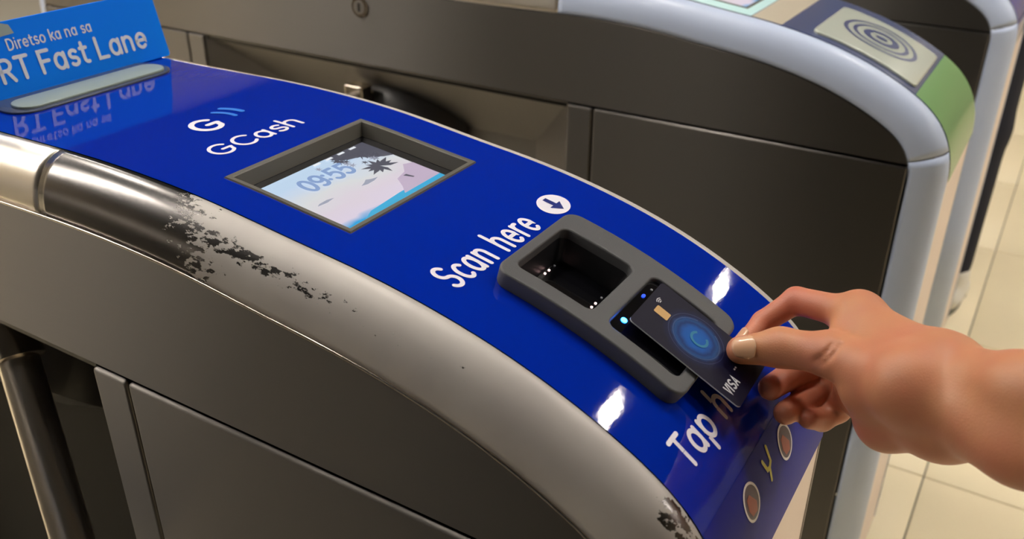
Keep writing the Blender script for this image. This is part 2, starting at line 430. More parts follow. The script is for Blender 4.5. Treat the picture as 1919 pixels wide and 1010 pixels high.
def stroke_poly(pts, w, ncap=6):
    """one stroke widened to a strip with round ends: list of quads/polys as point lists"""
    out = []
    P = [Vector((p[0], p[1])) for p in pts]
    n = len(P); closed = (P[0] - P[-1]).length < 1e-6 and n > 3
    Lf, Rt = [], []
    for i in range(n):
        if closed: a = P[(i - 1) % (n - 1)]; b = P[(i + 1) % (n - 1)] if i < n - 1 else P[1]
        else: a = P[max(i - 1, 0)]; b = P[min(i + 1, n - 1)]
        d1 = (P[i] - a); d2 = (b - P[i])
        d1 = d1.normalized() if d1.length > 1e-9 else d2.normalized()
        d2 = d2.normalized() if d2.length > 1e-9 else d1
        t = (d1 + d2)
        t = t.normalized() if t.length > 1e-6 else d1
        nn = Vector((-t.y, t.x)); c = max(0.5, nn.dot(Vector((-d1.y, d1.x))))
        Lf.append(P[i] + nn * (w / 2 / c)); Rt.append(P[i] - nn * (w / 2 / c))
    for i in range(n - 1): out.append([Lf[i], Lf[i + 1], Rt[i + 1], Rt[i]])
    if not closed:
        for c, d in ((P[0], P[0] - P[1]), (P[-1], P[-1] - P[-2])):
            a = math.atan2(d.y, d.x)
            out.append([c + Vector((math.cos(a + math.pi * (k / ncap - .5)), math.sin(a + math.pi * (k / ncap - .5)))) * (w / 2) for k in range(ncap + 1)])
    return out

def lettering(name, text, mt, parent, place, size, weight, origin, width=1.0, track=0.0, shear=0.0, h=0.0006, sx=None):
    """place(u, v, h) maps text plane to gate space; origin (u, v) of the baseline start"""
    V, F = [], []
    x = 0.0; k = 0
    adv = []
    for ch in text:
        st, ad = G[ch]
        for s in st:
            polys = stroke_poly([((p[0] * width + shear * p[1]), p[1]) for p in s], weight)
            for pl in polys:
                b0 = len(V)
                for p in pl: V.append(place(origin[0] + (x + p.x) * size, origin[1] + p.y * size, h + 0.000012 * (k % 5)))
                F.append(list(range(b0, b0 + len(pl))))
            k += 1
        x += (ad * width + track)
    me = bpy.data.meshes.new(name); me.from_pydata(V, [], F); me.materials.append(mt)
    return link(bpy.data.objects.new(name, me), parent)
def text_len(text, width, track): return sum(G[c][1] * width + track for c in text)

# ------------------------------------------------------------------ one gate
S0 = SL[0]
def rim_seg(name, i0, i1, mt, parent, mirror_y, mirror_x=False, gap=0.0006, step=6):
    idx = list(range(i0, i1, step));
    if idx[-1] != i1: idx.append(i1)
    NS = 12
    V, F = [], []
    offs_ = [offset_curve(R_RIM * math.sin(math.pi / 2 * k / NS)) for k in range(NS + 1)]
    yy = [YN * (1 - math.cos(math.pi / 2 * k / NS)) for k in range(NS + 1)]
    for i in idx:
        for k in range(NS + 1):
            y = yy[k]; x, z = offs_[k][i]
            V.append((XMIR - x if mirror_x else x, WID - y if mirror_y else y, z))
    W = NS + 1
    for a in range(len(idx) - 1):
        for k in range(NS):
            F.append([a * W + k, a * W + k + 1, (a + 1) * W + k + 1, (a + 1) * W + k])
    o = mesh_obj(name, V, F, mt, parent, smooth=True)
    md = o.modifiers.new('thick', 'SOLIDIFY'); md.thickness = 0.002; md.offset = -1
    return o

def i_near(x=None, z=None):
    if z is not None: return int(np.argmax((DENSE[:, 1] < z) & (DENSE[:, 0] > 0.3)))
    return int(np.argmin(np.abs(D_[:, 0] - x)))
I_SPLIT = i_near(x=-0.0225); I_POST = i_near(z=0.8262); I_END = len(DENSE) - 1

def side_polys():
    """outline of the upper side band in (x,z), whole gate length"""
    top = [(float(x), float(z) - 0.0012) for x, z in D_[::6] if z > 0.822]
    top = top + [(0.4935, 0.8225)]
    full = [(XMIR - x, z) for x, z in top[::-1]] + top
    return full

def make_gate(y0, name, label, group, near):
    g = empty(name, (0, y0, 0)); tag(g, label, 'ticket gate', group)
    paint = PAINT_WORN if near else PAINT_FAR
    midm = STEEL_RIM
    # rims: joints leave hairline gaps
    for my in (False, True):
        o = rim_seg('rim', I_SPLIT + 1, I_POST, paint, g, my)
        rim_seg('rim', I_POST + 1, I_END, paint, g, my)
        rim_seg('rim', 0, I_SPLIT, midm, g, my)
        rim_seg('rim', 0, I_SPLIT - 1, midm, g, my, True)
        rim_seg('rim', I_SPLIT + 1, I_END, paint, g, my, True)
    # dark seals filling the hairline joints behind the rims
    core = [(float(x), float(z)) for x, z in offset_curve(-0.012)[::8] if z > 0.815]
    core = [(XMIR - x, z) for x, z in core[::-1]] + core
    core = [(-1.268, 0.812)] + core + [(0.478, 0.812)]
    seals = []
    for a, b in ((0.0045, 0.0065), (WID - 0.0065, WID - 0.0045)):
        seals += [prism(core, a, b), box(0.004, 0.478, a + 0.006 * (a < 0.1), b + 0.006 * (a < 0.1), 0.05, 0.813), box(-1.268, XMIR - 0.004, a + 0.006 * (a < 0.1), b + 0.006 * (a < 0.1), 0.05, 0.813)]
    mesh_obj('seal', *join(*seals), BLACK, g)
    # upper side bands
    sp = side_polys()
    for ya, yb in ((-0.0012, 0.004), (WID - 0.004, WID + 0.0012)):
        mesh_obj('side_band', *prism(sp, ya, yb), STEEL, g, bevel=0.0014)
    if near:
        tr = [(float(x), -0.0004, float(z) - 0.0004) for x, z in D_[::6] if z > 0.824]
        mesh_obj('edge_highlight_strip', *tube([(XMIR - x, y, z) for x, y, z in tr[::-1]] + tr, 0.0013, 8), STEEL_EDGE, g, smooth=True)  # added bright strip standing in for the highlight on the band's edge
    # lower side: posts, panels, recess (front and back halves mirror)
    W_POST = 0.0442
    for side in (0, 1):
        f = (lambda y: y) if side == 0 else (lambda y: WID - y)
        for mx in (False, True):
            xx = (lambda x: x) if not mx else (lambda x: XMIR - x)
            a, b = sorted((xx(0.0006), xx(W_POST - 0.0008))); c, d = sorted((f(-0.0034), f(0.010)))
            mesh_obj('post', *box(a, b, c, d, 0.05, 0.8192), STEEL, g, bevel=0.0035)
            a, b = sorted((xx(W_POST + 0.0012), xx(0.4925))); c, d = sorted((f(-0.0034), f(0.006)))
            mesh_obj('lower_panel', *box(a, b, c, d, 0.05, 0.8192), STEEL, g, bevel=0.0032)
        # recess walls: sloping back wall from the top edge, chamfered ends, upright back below
        dp = 0.125; zt = 0.8205
        def q(x, y, z): return (x, f(y), z)
        V = [q(0, 0.002, zt), q(XMIR, 0.002, zt), q(-dp, dp, zt - dp), q(XMIR + dp, dp, zt - dp), q(-dp, dp, 0.05), q(XMIR + dp, dp, 0.05)]
        rm_ = RECESS_SHADE if (near and side == 0) else STEEL_DARK
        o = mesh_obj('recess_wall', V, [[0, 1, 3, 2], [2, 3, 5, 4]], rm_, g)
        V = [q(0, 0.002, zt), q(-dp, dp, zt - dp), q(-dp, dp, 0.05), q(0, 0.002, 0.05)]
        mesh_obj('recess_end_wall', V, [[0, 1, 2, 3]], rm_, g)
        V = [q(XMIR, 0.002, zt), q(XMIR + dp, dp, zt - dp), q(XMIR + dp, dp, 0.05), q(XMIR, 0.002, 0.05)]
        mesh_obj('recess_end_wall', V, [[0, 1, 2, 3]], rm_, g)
    # steel front and back faces, plinth
    s_end = SL[-1]
    for mx in (False, True):
        xx = (lambda x: x) if not mx else (lambda x: XMIR - x)
        a, b = sorted((xx(0.5330), xx(0.5374)))
        mesh_obj('front_face', *box(a, b, YN + 0.0006, YF - 0.0006, 0.05, 0.8155), FRONTM, g)
    mesh_obj('plinth', *box(XMIR - 0.50, 0.50, 0.02, WID - 0.02, 0.0, 0.06), BLACK, g, bevel=0.004)
    # top cover
    def pgrid(name, cells, m, h, parent, th=0.0025, stepn=0.006):
        V, F, ix = [], [], {}
        def vid(s, y):
            kx = (round(s, 6), round(y, 6))
            if kx not in ix: ix[kx] = len(V); V.append(PM(s, y, h))
            return ix[kx]
        for s0, s1, y0_, y1_ in cells:
            n = max(1, int(round((s1 - s0) / stepn)))
            for i in range(n):
                a = s0 + (s1 - s0) * i / n; b = s0 + (s1 - s0) * (i + 1) / n
                F.append([vid(a, y0_), vid(b, y0_), vid(b, y1_), vid(a, y1_)])
        me = bpy.data.meshes.new(name); me.from_pydata(V, [], F); me.materials.append(m)
        bm = bmesh.new(); bm.from_mesh(me); bmesh.ops.recalc_face_normals(bm, faces=bm.faces[:])
        up = sum(fc.normal.z for fc in bm.faces)
        if up < 0: bmesh.ops.reverse_faces(bm, faces=bm.faces[:])
        bm.to_mesh(me); bm.free(); me.shade_smooth()
        return link(bpy.data.objects.new(name, me), parent)
    ya, yb = YN + 0.0004, YF - 0.0004
    hs0, hs1, hy0, hy1 = 0.1250, 0.2385, 0.0655, 0.2145
    rs0, rs1, ry0, ry1 = 0.350, 0.412, 0.095, 0.166
    cells = [(S0, hs0, ya, hy0), (S0, hs0, hy0, hy1), (S0, hs0, hy1, yb), (hs0, hs1, ya, hy0), (hs0, hs1, hy1, yb),
             (hs1, rs0, ya, hy0), (hs1, rs0, hy0, ry0), (hs1, rs0, ry0, ry1), (hs1, rs0, ry1, hy1), (hs1, rs0, hy1, yb),
             (rs0, rs1, ya, hy0), (rs0, rs1, hy0, ry0), (rs0, rs1, ry1, hy1), (rs0, rs1, hy1, yb),
             (rs1, S_FRONT, ya, hy0), (rs1, S_FRONT, hy0, ry0), (rs1, S_FRONT, ry0, ry1), (rs1, S_FRONT, ry1, hy1), (rs1, S_FRONT, hy1, yb)]
    tp = pgrid('top_cover', cells, BLUE, 0.0006, g)
    # back half of the cover, plain steel mirrored
    V, F = [], []
    js = list(range(0, len(PAN), 8))
    for i in js:
        for y in (ya, yb): V.append((XMIR - PAN[i, 0], y, PAN[i, 1]))
    for i in range(len(js) - 1): F.append([2 * i, 2 * i + 1, 2 * i + 3, 2 * i + 2])
    mesh_obj('back_cover', V, F, STEEL_RIM, g, smooth=True)
    # ---- display: frame lip, sloping walls, glass, lit picture
    dpt = -0.010; i_in = 0.0062
    V = []; F = []
    rings = [(-0.0022, 0.0006), (-0.0016, 0.0018), (0.0016, 0.0018), (0.0026, 0.0010), (i_in, dpt)]
    pts = []
    for ins, h in rings:
        r4 = [(hs0 - 0.0012 + ins, hy0 - 0.0012 + ins), (hs1 + 0.0012 - ins, hy0 - 0.0012 + ins), (hs1 + 0.0012 - ins, hy1 + 0.0012 - ins), (hs0 - 0.0012 + ins, hy1 + 0.0012 - ins)]
        ring = []
        for j in range(4):
            a, b = r4[j], r4[(j + 1) % 4]
            for t in range(10):
                ring.append((a[0] + (b[0] - a[0]) * t / 10, a[1] + (b[1] - a[1]) * t / 10, h))
        pts.append(ring)
    nr = len(pts[0])
    for ring in pts: V += [PM(*p) for p in ring]
    for a in range(len(rings) - 1):
        for j in range(nr): F.append([a * nr + j, a * nr + (j + 1) % nr, (a + 1) * nr + (j + 1) % nr, (a + 1) * nr + j])
    fr = mesh_obj('screen_frame', V, F, FRAME, g)
    b0 = shape2d([[(hs0 + 0.002, hy0 + 0.002), (hs1 - 0.002, hy0 + 0.002), (hs1 - 0.002, hy1 - 0.002), (hs0 + 0.002, hy1 - 0.002)]], 0.002, 0.0)
    map_panel('screen_glass', b0, GLASS, fr, h0=dpt - 0.0022)
    ls0, ls1, ly0, ly1 = 0.1385, 0.2290, 0.0740, 0.1990
    V, F, UV = [], [], []
    N = 12
    for i in range(N + 1):
        for j in range(2):
            s = ls0 + (ls1 - ls0) * i / N; y = ly0 if j == 0 else ly1
            V.append(PM(s, y, dpt + 0.0002)); UV.append((j, 1 - i / N))
    for i in range(N): F.append([2 * i, 2 * i + 1, 2 * i + 3, 2 * i + 2])
    lcd = mesh_obj('display', V, F, SCREEN, g, uvs=UV)
    if near: screen_art(lcd, ls0, ls1, ly0, ly1, dpt)
    # ---- reader: raised bezel with two windows
    if near:
        o1 = rrect(0.3517, 0.4100, 0.0968, 0.1640, 0.006); o2 = rrect(0.4227, 0.4772, 0.0962, 0.1700, 0.006)
        bz = shape2d([rrect(0.3435, 0.4865, 0.0825, 0.1880, 0.011), o1[::-1], o2[::-1]], 0.0125, 0.0016)
        rd = map_panel('reader_bezel', bz, BEZEL, g, h0=0.0)
        # scanner well: four walls and floor
        wl = rrect(0.3507, 0.4110, 0.0958, 0.1650, 0.006); V = []; F = []
        fl = rrect(0.3560, 0.4060, 0.1010, 0.1600, 0.004)
        n = len(wl)
        for p in wl: V.append(PM(p[0], p[1], 0.0095))
        for p in fl: V.append(PM(p[0], p[1], -0.013))
        for j in range(n): F.append([j, (j + 1) % n, n + (j + 1) % n, n + j])
        F.append([n + j for j in range(n)])
        well = mesh_obj('scanner_well', V, F, WELL, g)
        b0 = shape2d([rrect(0.3575, 0.4045, 0.1025, 0.1585, 0.003)], 0.001, 0.0)
        map_panel('scanner_window', b0, GLASS, well, h0=-0.0128)
        b0 = shape2d([rrect(0.4217, 0.4782, 0.0952, 0.1710, 0.006)], 0.0085, 0.0)
        tapw = map_panel('reader_window', b0, GLASS, g, h0=0.0005)
        if True:
            for s, y, m_, r in ((0.3585, 0.1226, LEDD, .0009), (0.3585, 0.1362, LEDW, .0009), (0.3585, 0.1420, LEDW, .0009), (0.3585, 0.1500, LEDD, .0009),
                                (0.4020, 0.1216, LEDD, .0009), (0.4015, 0.1310, LEDW, .0009), (0.4015, 0.1370, LEDW, .0009), (0.4015, 0.1461, LEDD, .0009)):
                map_panel('led', shape2d([ell(s, y, r, r, 12)], 0.0006, 0), m_, well, h0=-0.0118)
            map_panel('led', shape2d([ell(0.4285, 0.1125, .0021, .0021, 16)], 0.0006, 0), LEDB, tapw, h0=0.0090)
            map_panel('led', shape2d([ell(0.4265, 0.1470, .0013, .0022, 14)], 0.0006, 0), LEDB2, tapw, h0=0.0090)
            map_panel('led', shape2d([ell(0.4275, 0.1585, .0009, .0009, 14)], 0.0006, 0), LEDD, tapw, h0=0.0090)
    else:
        b0 = shape2d([rrect(0.3375, 0.4865, 0.047, 0.2150, 0.010)], 0.0045, 0.0015)
        tapw = map_panel('reader_plate', b0, SILVER, g, h0=0.0)
        for r, w_ in ((.054, .006), (.041, .006), (.026, .010)):
            flat_shape('reader_ring', [ell(0.412, 0.138, r, r, 40), ell(0.412, 0.138, r - w_, r - w_, 40)[::-1]], NAVYRING, tapw, 0.0048)
        flat_shape('reader_mark', [ell(0.412, 0.138, .009, .007, 24)], NAVYRING, tapw, 0.0048)
    return g, tp, tapw

# text on the panel: u runs across (+y), v runs toward the back (-s)
def panel_place(u, v, h): return PM(-v, u, h)

def flat_shape(name, splines, mt, parent, h, place=None):
    bm = shape2d(splines, 0.0, 0.0)
    return map_panel(name, bm, mt, parent, h0=h, step=0.004, auto=3.0, smap=place or PM)

def screen_art(lcd, s0, s1, y0, y1, dpt):
    h = dpt + 0.0004
    S = lambda v: s1 - v * (s1 - s0)          # v up the picture
    Y = lambda u: y0 + u * (y1 - y0)
    def pl(u, v, hh): return PM(S(v), Y(u), hh)
    asp = (y1 - y0) / (s1 - s0)
    def poly(name, pts, m_, k=0):
        bm = shape2d([[(S(v), Y(u)) for u, v in pts]], 0, 0)
        return map_panel(name, bm, m_, lcd, h0=h + 0.00003 * k, auto=3.0)
    # cyan foot bar, lilac hill, clouds
    poly('picture_bar', [(0, 0), (1, 0), (1, .145), (.6, .13), (.3, .10), (.12, .0)], SCRCYAN, 0)
    poly('picture_hill', [(.62, .09), (1, .1), (1, .40), (.93, .44), (.85, .34), (.74, .30), (.68, .18)], SCRLIL, 1)
    poly('picture_cloud', [(.50, .43), (.55, .415), (.62, .42), (.67, .44), (.62, .455), (.585, .48), (.55, .455)], SCRGREY, 2)
    poly('picture_cloud', [(.12, .45), (.2, .44), (.27, .455), (.22, .475), (.15, .47)], SCRGREY, 2)
    poly('picture_post', [(.80, .30), (.83, .22), (.845, .22), (.83, .30)], SCRDARK, 4)
    # dark foliage hanging in at the upper right, built of many jagged leaves
    rnd = random.Random(3)
    poly('picture_foliage', [(.62, 1), (1, 1), (1, .62), (.93, .66), (.86, .74), (.82, .80), (.72, .84), (.66, .92)], SCRDARK, 3)
    for k in range(34):
        u = rnd.uniform(.48, .97); v = rnd.uniform(.70, .96)
        if u < .62 and v < .86: continue
        r = rnd.uniform(.025, .06); pts = []
        for j in range(14):
            a = 2 * math.pi * j / 14; rr = r * (1.0 if j % 2 else .35) * rnd.uniform(.7, 1.2)
            pts.append((min(.999, u + rr * math.cos(a)), min(.999, v + rr * asp * math.sin(a))))
        poly('picture_leaf', pts, SCRDARK if k % 5 else SCRGREY, 4 + k % 6)
    # palm
    for k in range(11):
        a = math.radians(-30 + k * 30); L = .12 if k % 2 else .15
        cu, cv = .80, .56
        e = (cu + L * math.cos(a), cv + L * asp * .7 * math.sin(a)); nx, ny = -math.sin(a) * .018, math.cos(a) * .018 * asp
        mu, mv = (cu + e[0]) / 2, (cv + e[1]) / 2
        if e[0] > .99: e = (.99, e[1])
        poly('picture_palm_frond', [(cu, cv), (mu + nx, mv + ny), e, (mu - nx, mv - ny)], SCRDARK, 10 + k % 3)
    for k in range(4):
        u = .50 + k * .115
        poly('picture_icon', [(u, .955), (u + .06, .955), (u + .06, .985), (u, .985)], SCRWHITE, 14)
    # clock
    def pl2(u, v, hh): return PM(s1 - v, y0 + u, hh)
    lettering('clock_digits', '09:55', SCRTXT, lcd, pl2, 0.0175, 0.20, ((y1 - y0) * .235, (s1 - s0) * .645), width=0.88, h=h + 0.0005)

# =================================================================== setting
def struct(o): o['kind'] = 'structure'; return o
floor = struct(mesh_obj('floor', *box(-6, 6, -6.2, 8.2, -0.06, -0.004), GROUT))
tile_me = None
T = 0.6
for i in range(-8, 8):
    for j in range(-5, 11):
        x0 = 0.595 + T * i; y0 = 1.317 + T * j
        if x0 < -5.6 or x0 + T > 5.6 or y0 < -2.6 or y0 + T > 7.8: continue
        if tile_me is None:
            t = mesh_obj('tile', *box(0.0015, T - 0.0015, 0.0015, T - 0.0015, -0.004, 0.0), TILE, floor, bevel=0.0012)
            tile_me = t.data
        else:
            t = link(bpy.data.objects.new('tile', tile_me), floor)
            md = t.modifiers.new('bevel', 'BEVEL'); md.width = 0.0012; md.segments = 2; md.limit_method = 'ANGLE'
        t.location = (x0, y0, 0)
struct(mesh_obj('wall_back', *box(-6, 6, 8.0, 8.2, 0, 3.4), WALLM))
struct(mesh_obj('wall_front', *box(-6, 6, -6.2, -6.0, 0, 3.4), WALLD))
struct(mesh_obj('wall_left', *box(-6.2, -6, -6.2, 8.2, 0, 3.4), WALLM))
struct(mesh_obj('wall_right', *box(6, 6.2, -6.2, 8.2, 0, 3.4), WALLM))
struct(mesh_obj('ceiling', *box(-6, 6, -6.2, 8.2, 3.2, 3.4), CEIL))

DIFF = mat('lamp diffuser', (255, 246, 236), 0.5, emit=LAMP_EMIT, emit_rgb=(255, 246, 234))
LAMPF = mat('white lamp frame', (210, 208, 204), 0.5)
lamp_spots = [(1.52, 2.75), (1.57, 4.17), (1.0, 1.5), (2.6, 1.7), (-.45, .66), (-.75, -.5), (-1.35, -.75), (-2.4, .6), (-4.4, .6), (-2.55, -1.1), (-3.1, -1.38), (-3.65, -1.65), (-4.2, -1.92), (-4.75, -2.2), (-5.3, -2.45), (-5.0, 2.8), (-3.6, 2.0), (-5.0, 1.7), (-5.4, 0.4), (4.0, .6), (4.0, 2.75), (4.0, 4.2), (1.5, 6.4), (-1.6, 6.4), (-4.4, 6.4)]  # first two inferred from panel highlights, most others added to brighten steel and floor
for k, (x, y) in enumerate(lamp_spots):
    l = empty('unseen_ceiling_light', (x, y, 3.2))
    tag(l, 'unseen square white recessed ceiling lamp panel above the station hall, most added to brighten it', 'lamp', 'ceiling lamp panels over the hall')
    l.scale = (0.6, 0.6, 1) if k in (0, 1, 5, 6) else (1, 1, 1)
    mesh_obj('lamp_frame', *join(box(-.22, .22, -.22, -.18, -.03, 0), box(-.22, .22, .18, .22, -.03, 0), box(-.22, -.18, -.18, .18, -.03, 0), box(.18, .22, -.18, .18, -.03, 0)), LAMPF, l)
    mesh_obj('diffuser', *box(-.18, .18, -.18, .18, -.02, -.005), DIFF, l)

# =================================================================== gates
GRP = None
g1, tp1, tap1 = make_gate(0.0, 'ticket_gate', 'nearest steel ticket gate with glossy blue top, lit screen and charcoal card reader', GRP, True)
g2, tp2, tap2 = make_gate(0.83, 'ticket_gate', 'middle ticket gate with pale blue-grey rims and a green sticker on its nose', GRP, False)
g3, tp3, tap3 = make_gate(1.66, 'ticket_gate', 'farthest ticket gate, cut by the top right corner beside the dark trousers', GRP, False)

g4, tp4, tap4 = make_gate(-0.83, 'ticket_gate', 'ticket gate on the camera side of the lane, wholly outside the picture, added for reflections', GRP, False)  # unseen gate added so the near steel has something to reflect

# ---- near gate graphics
def tl(u, v, h): return panel_place(u, v, h)
lettering('lettering', 'Scan here', WHITE, tp1, tl, 0.0225, 0.145, (0.0600, -0.3325), width=0.69, track=0.098, h=0.0009)
lettering('lettering', 'Tap here', WHITE, tp1, tl, 0.0200, 0.165, (0.0575, -0.5172), width=0.92, track=0.125, h=0.0009)
lettering('lettering', 'GCash', WHITE, tp1, tl, 0.0195, 0.155, (0.0885, -0.0905), width=1.16, track=0.06, h=0.0009)
flat_shape('arrow_disc', [ell(0.3228, 0.2040, 0.0128, 0.0152, 40)], WHITE, tp1, 0.0009)
ar = [(0.3138, 0.2018), (0.3138, 0.2066), (0.3238, 0.2066), (0.3238, 0.2115), (0.3320, 0.2042), (0.3238, 0.1969), (0.3238, 0.2018)]
flat_shape('arrow', [ar], BLUE_TXT, tp1, 0.0011)
lettering('logo_letter', 'G', WHITE, tp1, tl, 0.0260, 0.19, (0.1160, -0.0445), width=1.05, h=0.0010)
for r, s_ in ((0.030, 0), (0.041, 1)):
    pts = arc(0.129, -0.029, r, r * 0.92, 38 - s_ * 6, -8 + s_ * 8, 12)
    V, F = [], []
    for pl_ in stroke_poly(pts, 0.0042 + 0.0008 * s_):
        b0 = len(V); V += [tl(p.x, p.y, 0.0010) for p in pl_]; F.append(list(range(b0, b0 + len(pl_))))
    mesh_obj('logo_wave', V, F, LTBLUE, tp1)
# lower band with its little emblems
flat_shape('lower_band', [[(0.546, YN + 0.001), (S_FRONT - 0.0005, YN + 0.001), (S_FRONT - 0.0005, YF - 0.001), (0.546, YF - 0.001)]], STRIP, tp1, 0.0008)
for cy in (0.0935, 0.1640, 0.2330):
    cs = 0.5668
    flat_shape('emblem_ring', [ell(cs, cy, 0.0128, 0.0122, 36), ell(cs, cy, 0.0110, 0.0104, 36)[::-1]], WHITE, tp1, 0.0012)
    flat_shape('emblem_disc', [ell(cs, cy, 0.0110, 0.0104, 36)], PURPLE, tp1, 0.0011)
    flat_shape('emblem_figure', [[(cs + .008, cy - .004), (cs + .0085, cy + .004), (cs + .003, cy + .0062), (cs - .001, cy + .003), (cs - .006, cy - .001), (cs - .005, cy - .006), (cs + .002, cy - .0075)]], RED, tp1, 0.0013)
for cy in (0.1295, 0.1995):
    V, F = [], []
    for st in ([(cy - .006, -.557), (cy - .003, -.565), (cy + .001, -.5655)], [(cy + .006, -.553), (cy + .005, -.563), (cy + .001, -.5655)], [(cy + .001, -.5655), (cy - .001, -.5735)]):
        for pl_ in stroke_poly(st, 0.0030):
            b0 = len(V); V += [tl(p.x, p.y, 0.0012 + 0.00001 * (b0 % 5)) for p in pl_]; F.append(list(range(b0, b0 + len(pl_))))
    mesh_obj('emblem_fork', V, F, YELLOW, tp1)

# ---- far gate graphics
flat_shape('beige_sticker', [[(0.258, YN + 0.001), (0.300, YN + 0.001), (0.300, YF - 0.001), (0.258, YF - 0.001)]], BEIGE, tp2, 0.0009)
flat_shape('cover_reflection_sheet', [[(0.3005, YN + 0.001), (0.4915, YN + 0.001), (0.4915, YF - 0.001), (0.3005, YF - 0.001)]], SLATE, tp2, 0.0008)  # added sheet; reflection that greys the blue cover is painted into its colour
flat_shape('green_sticker', [[(0.492, YN + 0.001), (S_FRONT, YN + 0.001), (S_FRONT, YF - 0.001), (0.492, YF - 0.001)]], GREEN, tp2, 0.0009)
flat_shape('cyan_sticker', [[(0.100, YN + 0.001), (0.257, YN + 0.001), (0.257, YF - 0.001), (0.2415, YF - 0.001), (0.2415, 0.0630), (0.100, 0.0630)]], CYANST, tp2, 0.0009)

# ---- turnstile hub and arms
def hub_and_arms(g, side, arms, center=-0.395, ar=0.0155):
    """housing on the sloping wall; side -1 = near face"""
    nrm = Vector((0, -1, -1)).normalized(); up = Vector((0, -1, 1)).normalized(); rx = Vector((1, 0, 0))
    c = Vector((center, 0.002 + 0.125, 0.8205 - 0.125))
    V, F = [], []
    n = 40
    prof = [(0.128, 0.0), (0.124, 0.035), (0.110, 0.058), (0.070, 0.070), (0.0, 0.073)]
    for r, hh in prof:
        for k in range(n):
            a = 2 * math.pi * k / n
            V.append(c + nrm * hh + rx * (r * math.cos(a)) + up * (r * 0.80 * math.sin(a)))
    for a in range(len(prof) - 1):
        for k in range(n): F.append([a * n + k, a * n + (k + 1) % n, (a + 1) * n + (k + 1) % n, (a + 1) * n + k])
    h = mesh_obj('hub_housing', V, F, HUBM, g, smooth=True, auto=0.5)
    for (p, q_) in arms:
        p = Vector(p); q_ = Vector(q_); d = (q_ - p).normalized()
        a = mesh_obj('arm', *tube([p, q_ - d * 0.004, q_], [ar, ar, ar * 0.72], 28), STEEL_TUBE, g, smooth=True, auto=0.7)
        mesh_obj('collar', *tube([p - d * 0.020, p - d * 0.018, p + d * 0.012, p + d * 0.014], [ar * 1.1, ar * 1.35, ar * 1.35, ar * 1.15], 28), STEEL_EDGE, a, smooth=True, auto=0.7)
    return h
hub_and_arms(g1, -1, [((-0.1572, 0.0183, 0.7731), (-0.0200, -0.048, 0.590))], center=-0.29, ar=0.0185)
h2 = hub_and_arms(g2, -1, [((-0.432, 0.022, 0.748), (-0.432, -0.44, 0.748)), ])
mesh_obj('arm_block', *box(-0.452, -0.412, 0.005, 0.035, 0.725, 0.776), STEEL_EDGE, g2, bevel=0.004)
hub_and_arms(g3, -1, [((-0.432, 0.022, 0.748), (-0.432, -0.44, 0.748))])

# ---- speaker holes and lock on the far gate's band
for dx, dz in [(0, 0)] + [(r * math.cos(math.radians(a)), r * math.sin(math.radians(a))) for r in (.011, .022, .033) for a in range(0 if r != .022 else 22, 360, 45)]:
    mesh_obj('speaker_hole', *tube([(-0.184 + dx, 0.0006, 0.888 + dz), (-0.184 + dx, 0.0016, 0.888 + dz)], 0.0022, 10), BLACK, g2)
lk = mesh_obj('lock', *tube([(-0.395, -0.0030, 0.918), (-0.395, 0.002, 0.918)], 0.017, 28), STEEL_EDGE, g2)
mesh_obj('lock_core', *tube([(-0.395, -0.0045, 0.918), (-0.395, 0.0, 0.918)], 0.011, 24), STEEL_DARK, lk)
mesh_obj('key_slot', *box(-0.397, -0.393, -0.0050, 0.0, 0.911, 0.925), BLACK, lk)

# =================================================================== sign on the near gate
sg = empty('lane_sign', (-0.174, 0.143, 0.9945))
tag(sg, 'bright blue lane sign with white lettering standing on the nearest ticket gate', 'sign')
ct, st_ = math.cos(math.atan(0.235)), math.sin(math.atan(0.235))
def sign_pl(u, v, h):            # world to sign-local, u across (world y), v up the sheet, h toward the reader
    return (-st_ * v + ct * h, u - 0.143, 0.0008 + ct * v + st_ * h)
V, F = [], []
outl = rrect(0.021, 0.265, 0.0, 0.0662, 0.003)
n = len(outl)
for hh in (0.0, -0.004): V += [sign_pl(u, v, hh) for u, v in outl]
F = [list(range(n)), list(range(n, 2 * n))] + [[j, (j + 1) % n, n + (j + 1) % n, n + j] for j in range(n)]
sheet = mesh_obj('sign_sheet', V, F, SIGNBLUE, sg, bevel=0.0008)
lettering('lettering', 'RT Fast Lane', SIGNTXT, sheet, sign_pl, 0.0192, 0.175, (0.0860, 0.0148), width=0.945, track=0.065, h=0.0005)
lettering('lettering', 'Diretso ka na sa', SIGNTXT, sheet, sign_pl, 0.0092, 0.16, (0.1005, 0.0412), width=0.86, track=0.075, h=0.0005)
V = [sign_pl(u, v, 0.0006) for u, v in ((0.085, 0.053), (0.1105, 0.0545), (0.108, 0.0625), (0.098, 0.066), (0.085, 0.0660))]
mesh_obj('corner_label', V, [list(range(5))], PALE, sheet)
def foot_place(u, v, h): return (u, v - 0.143, h)
bm = shape2d([rrect(0.0, 0.056, 0.060, 0.232, 0.022)], 0.0022, 0.0006)
def fm(s, y, h): return (s - 0.004, y - 0.143, h)
ft = map_panel('sign_foot', bm, GREYPL, sg, h0=0.0, step=0.05, smap=fm)
bm = shape2d([rrect(0.018, 0.050, 0.070, 0.226, 0.015)], 0.0025, 0.0008)
map_panel('foot_pad', bm, PALE, ft, h0=0.0018, step=0.05, smap=fm)

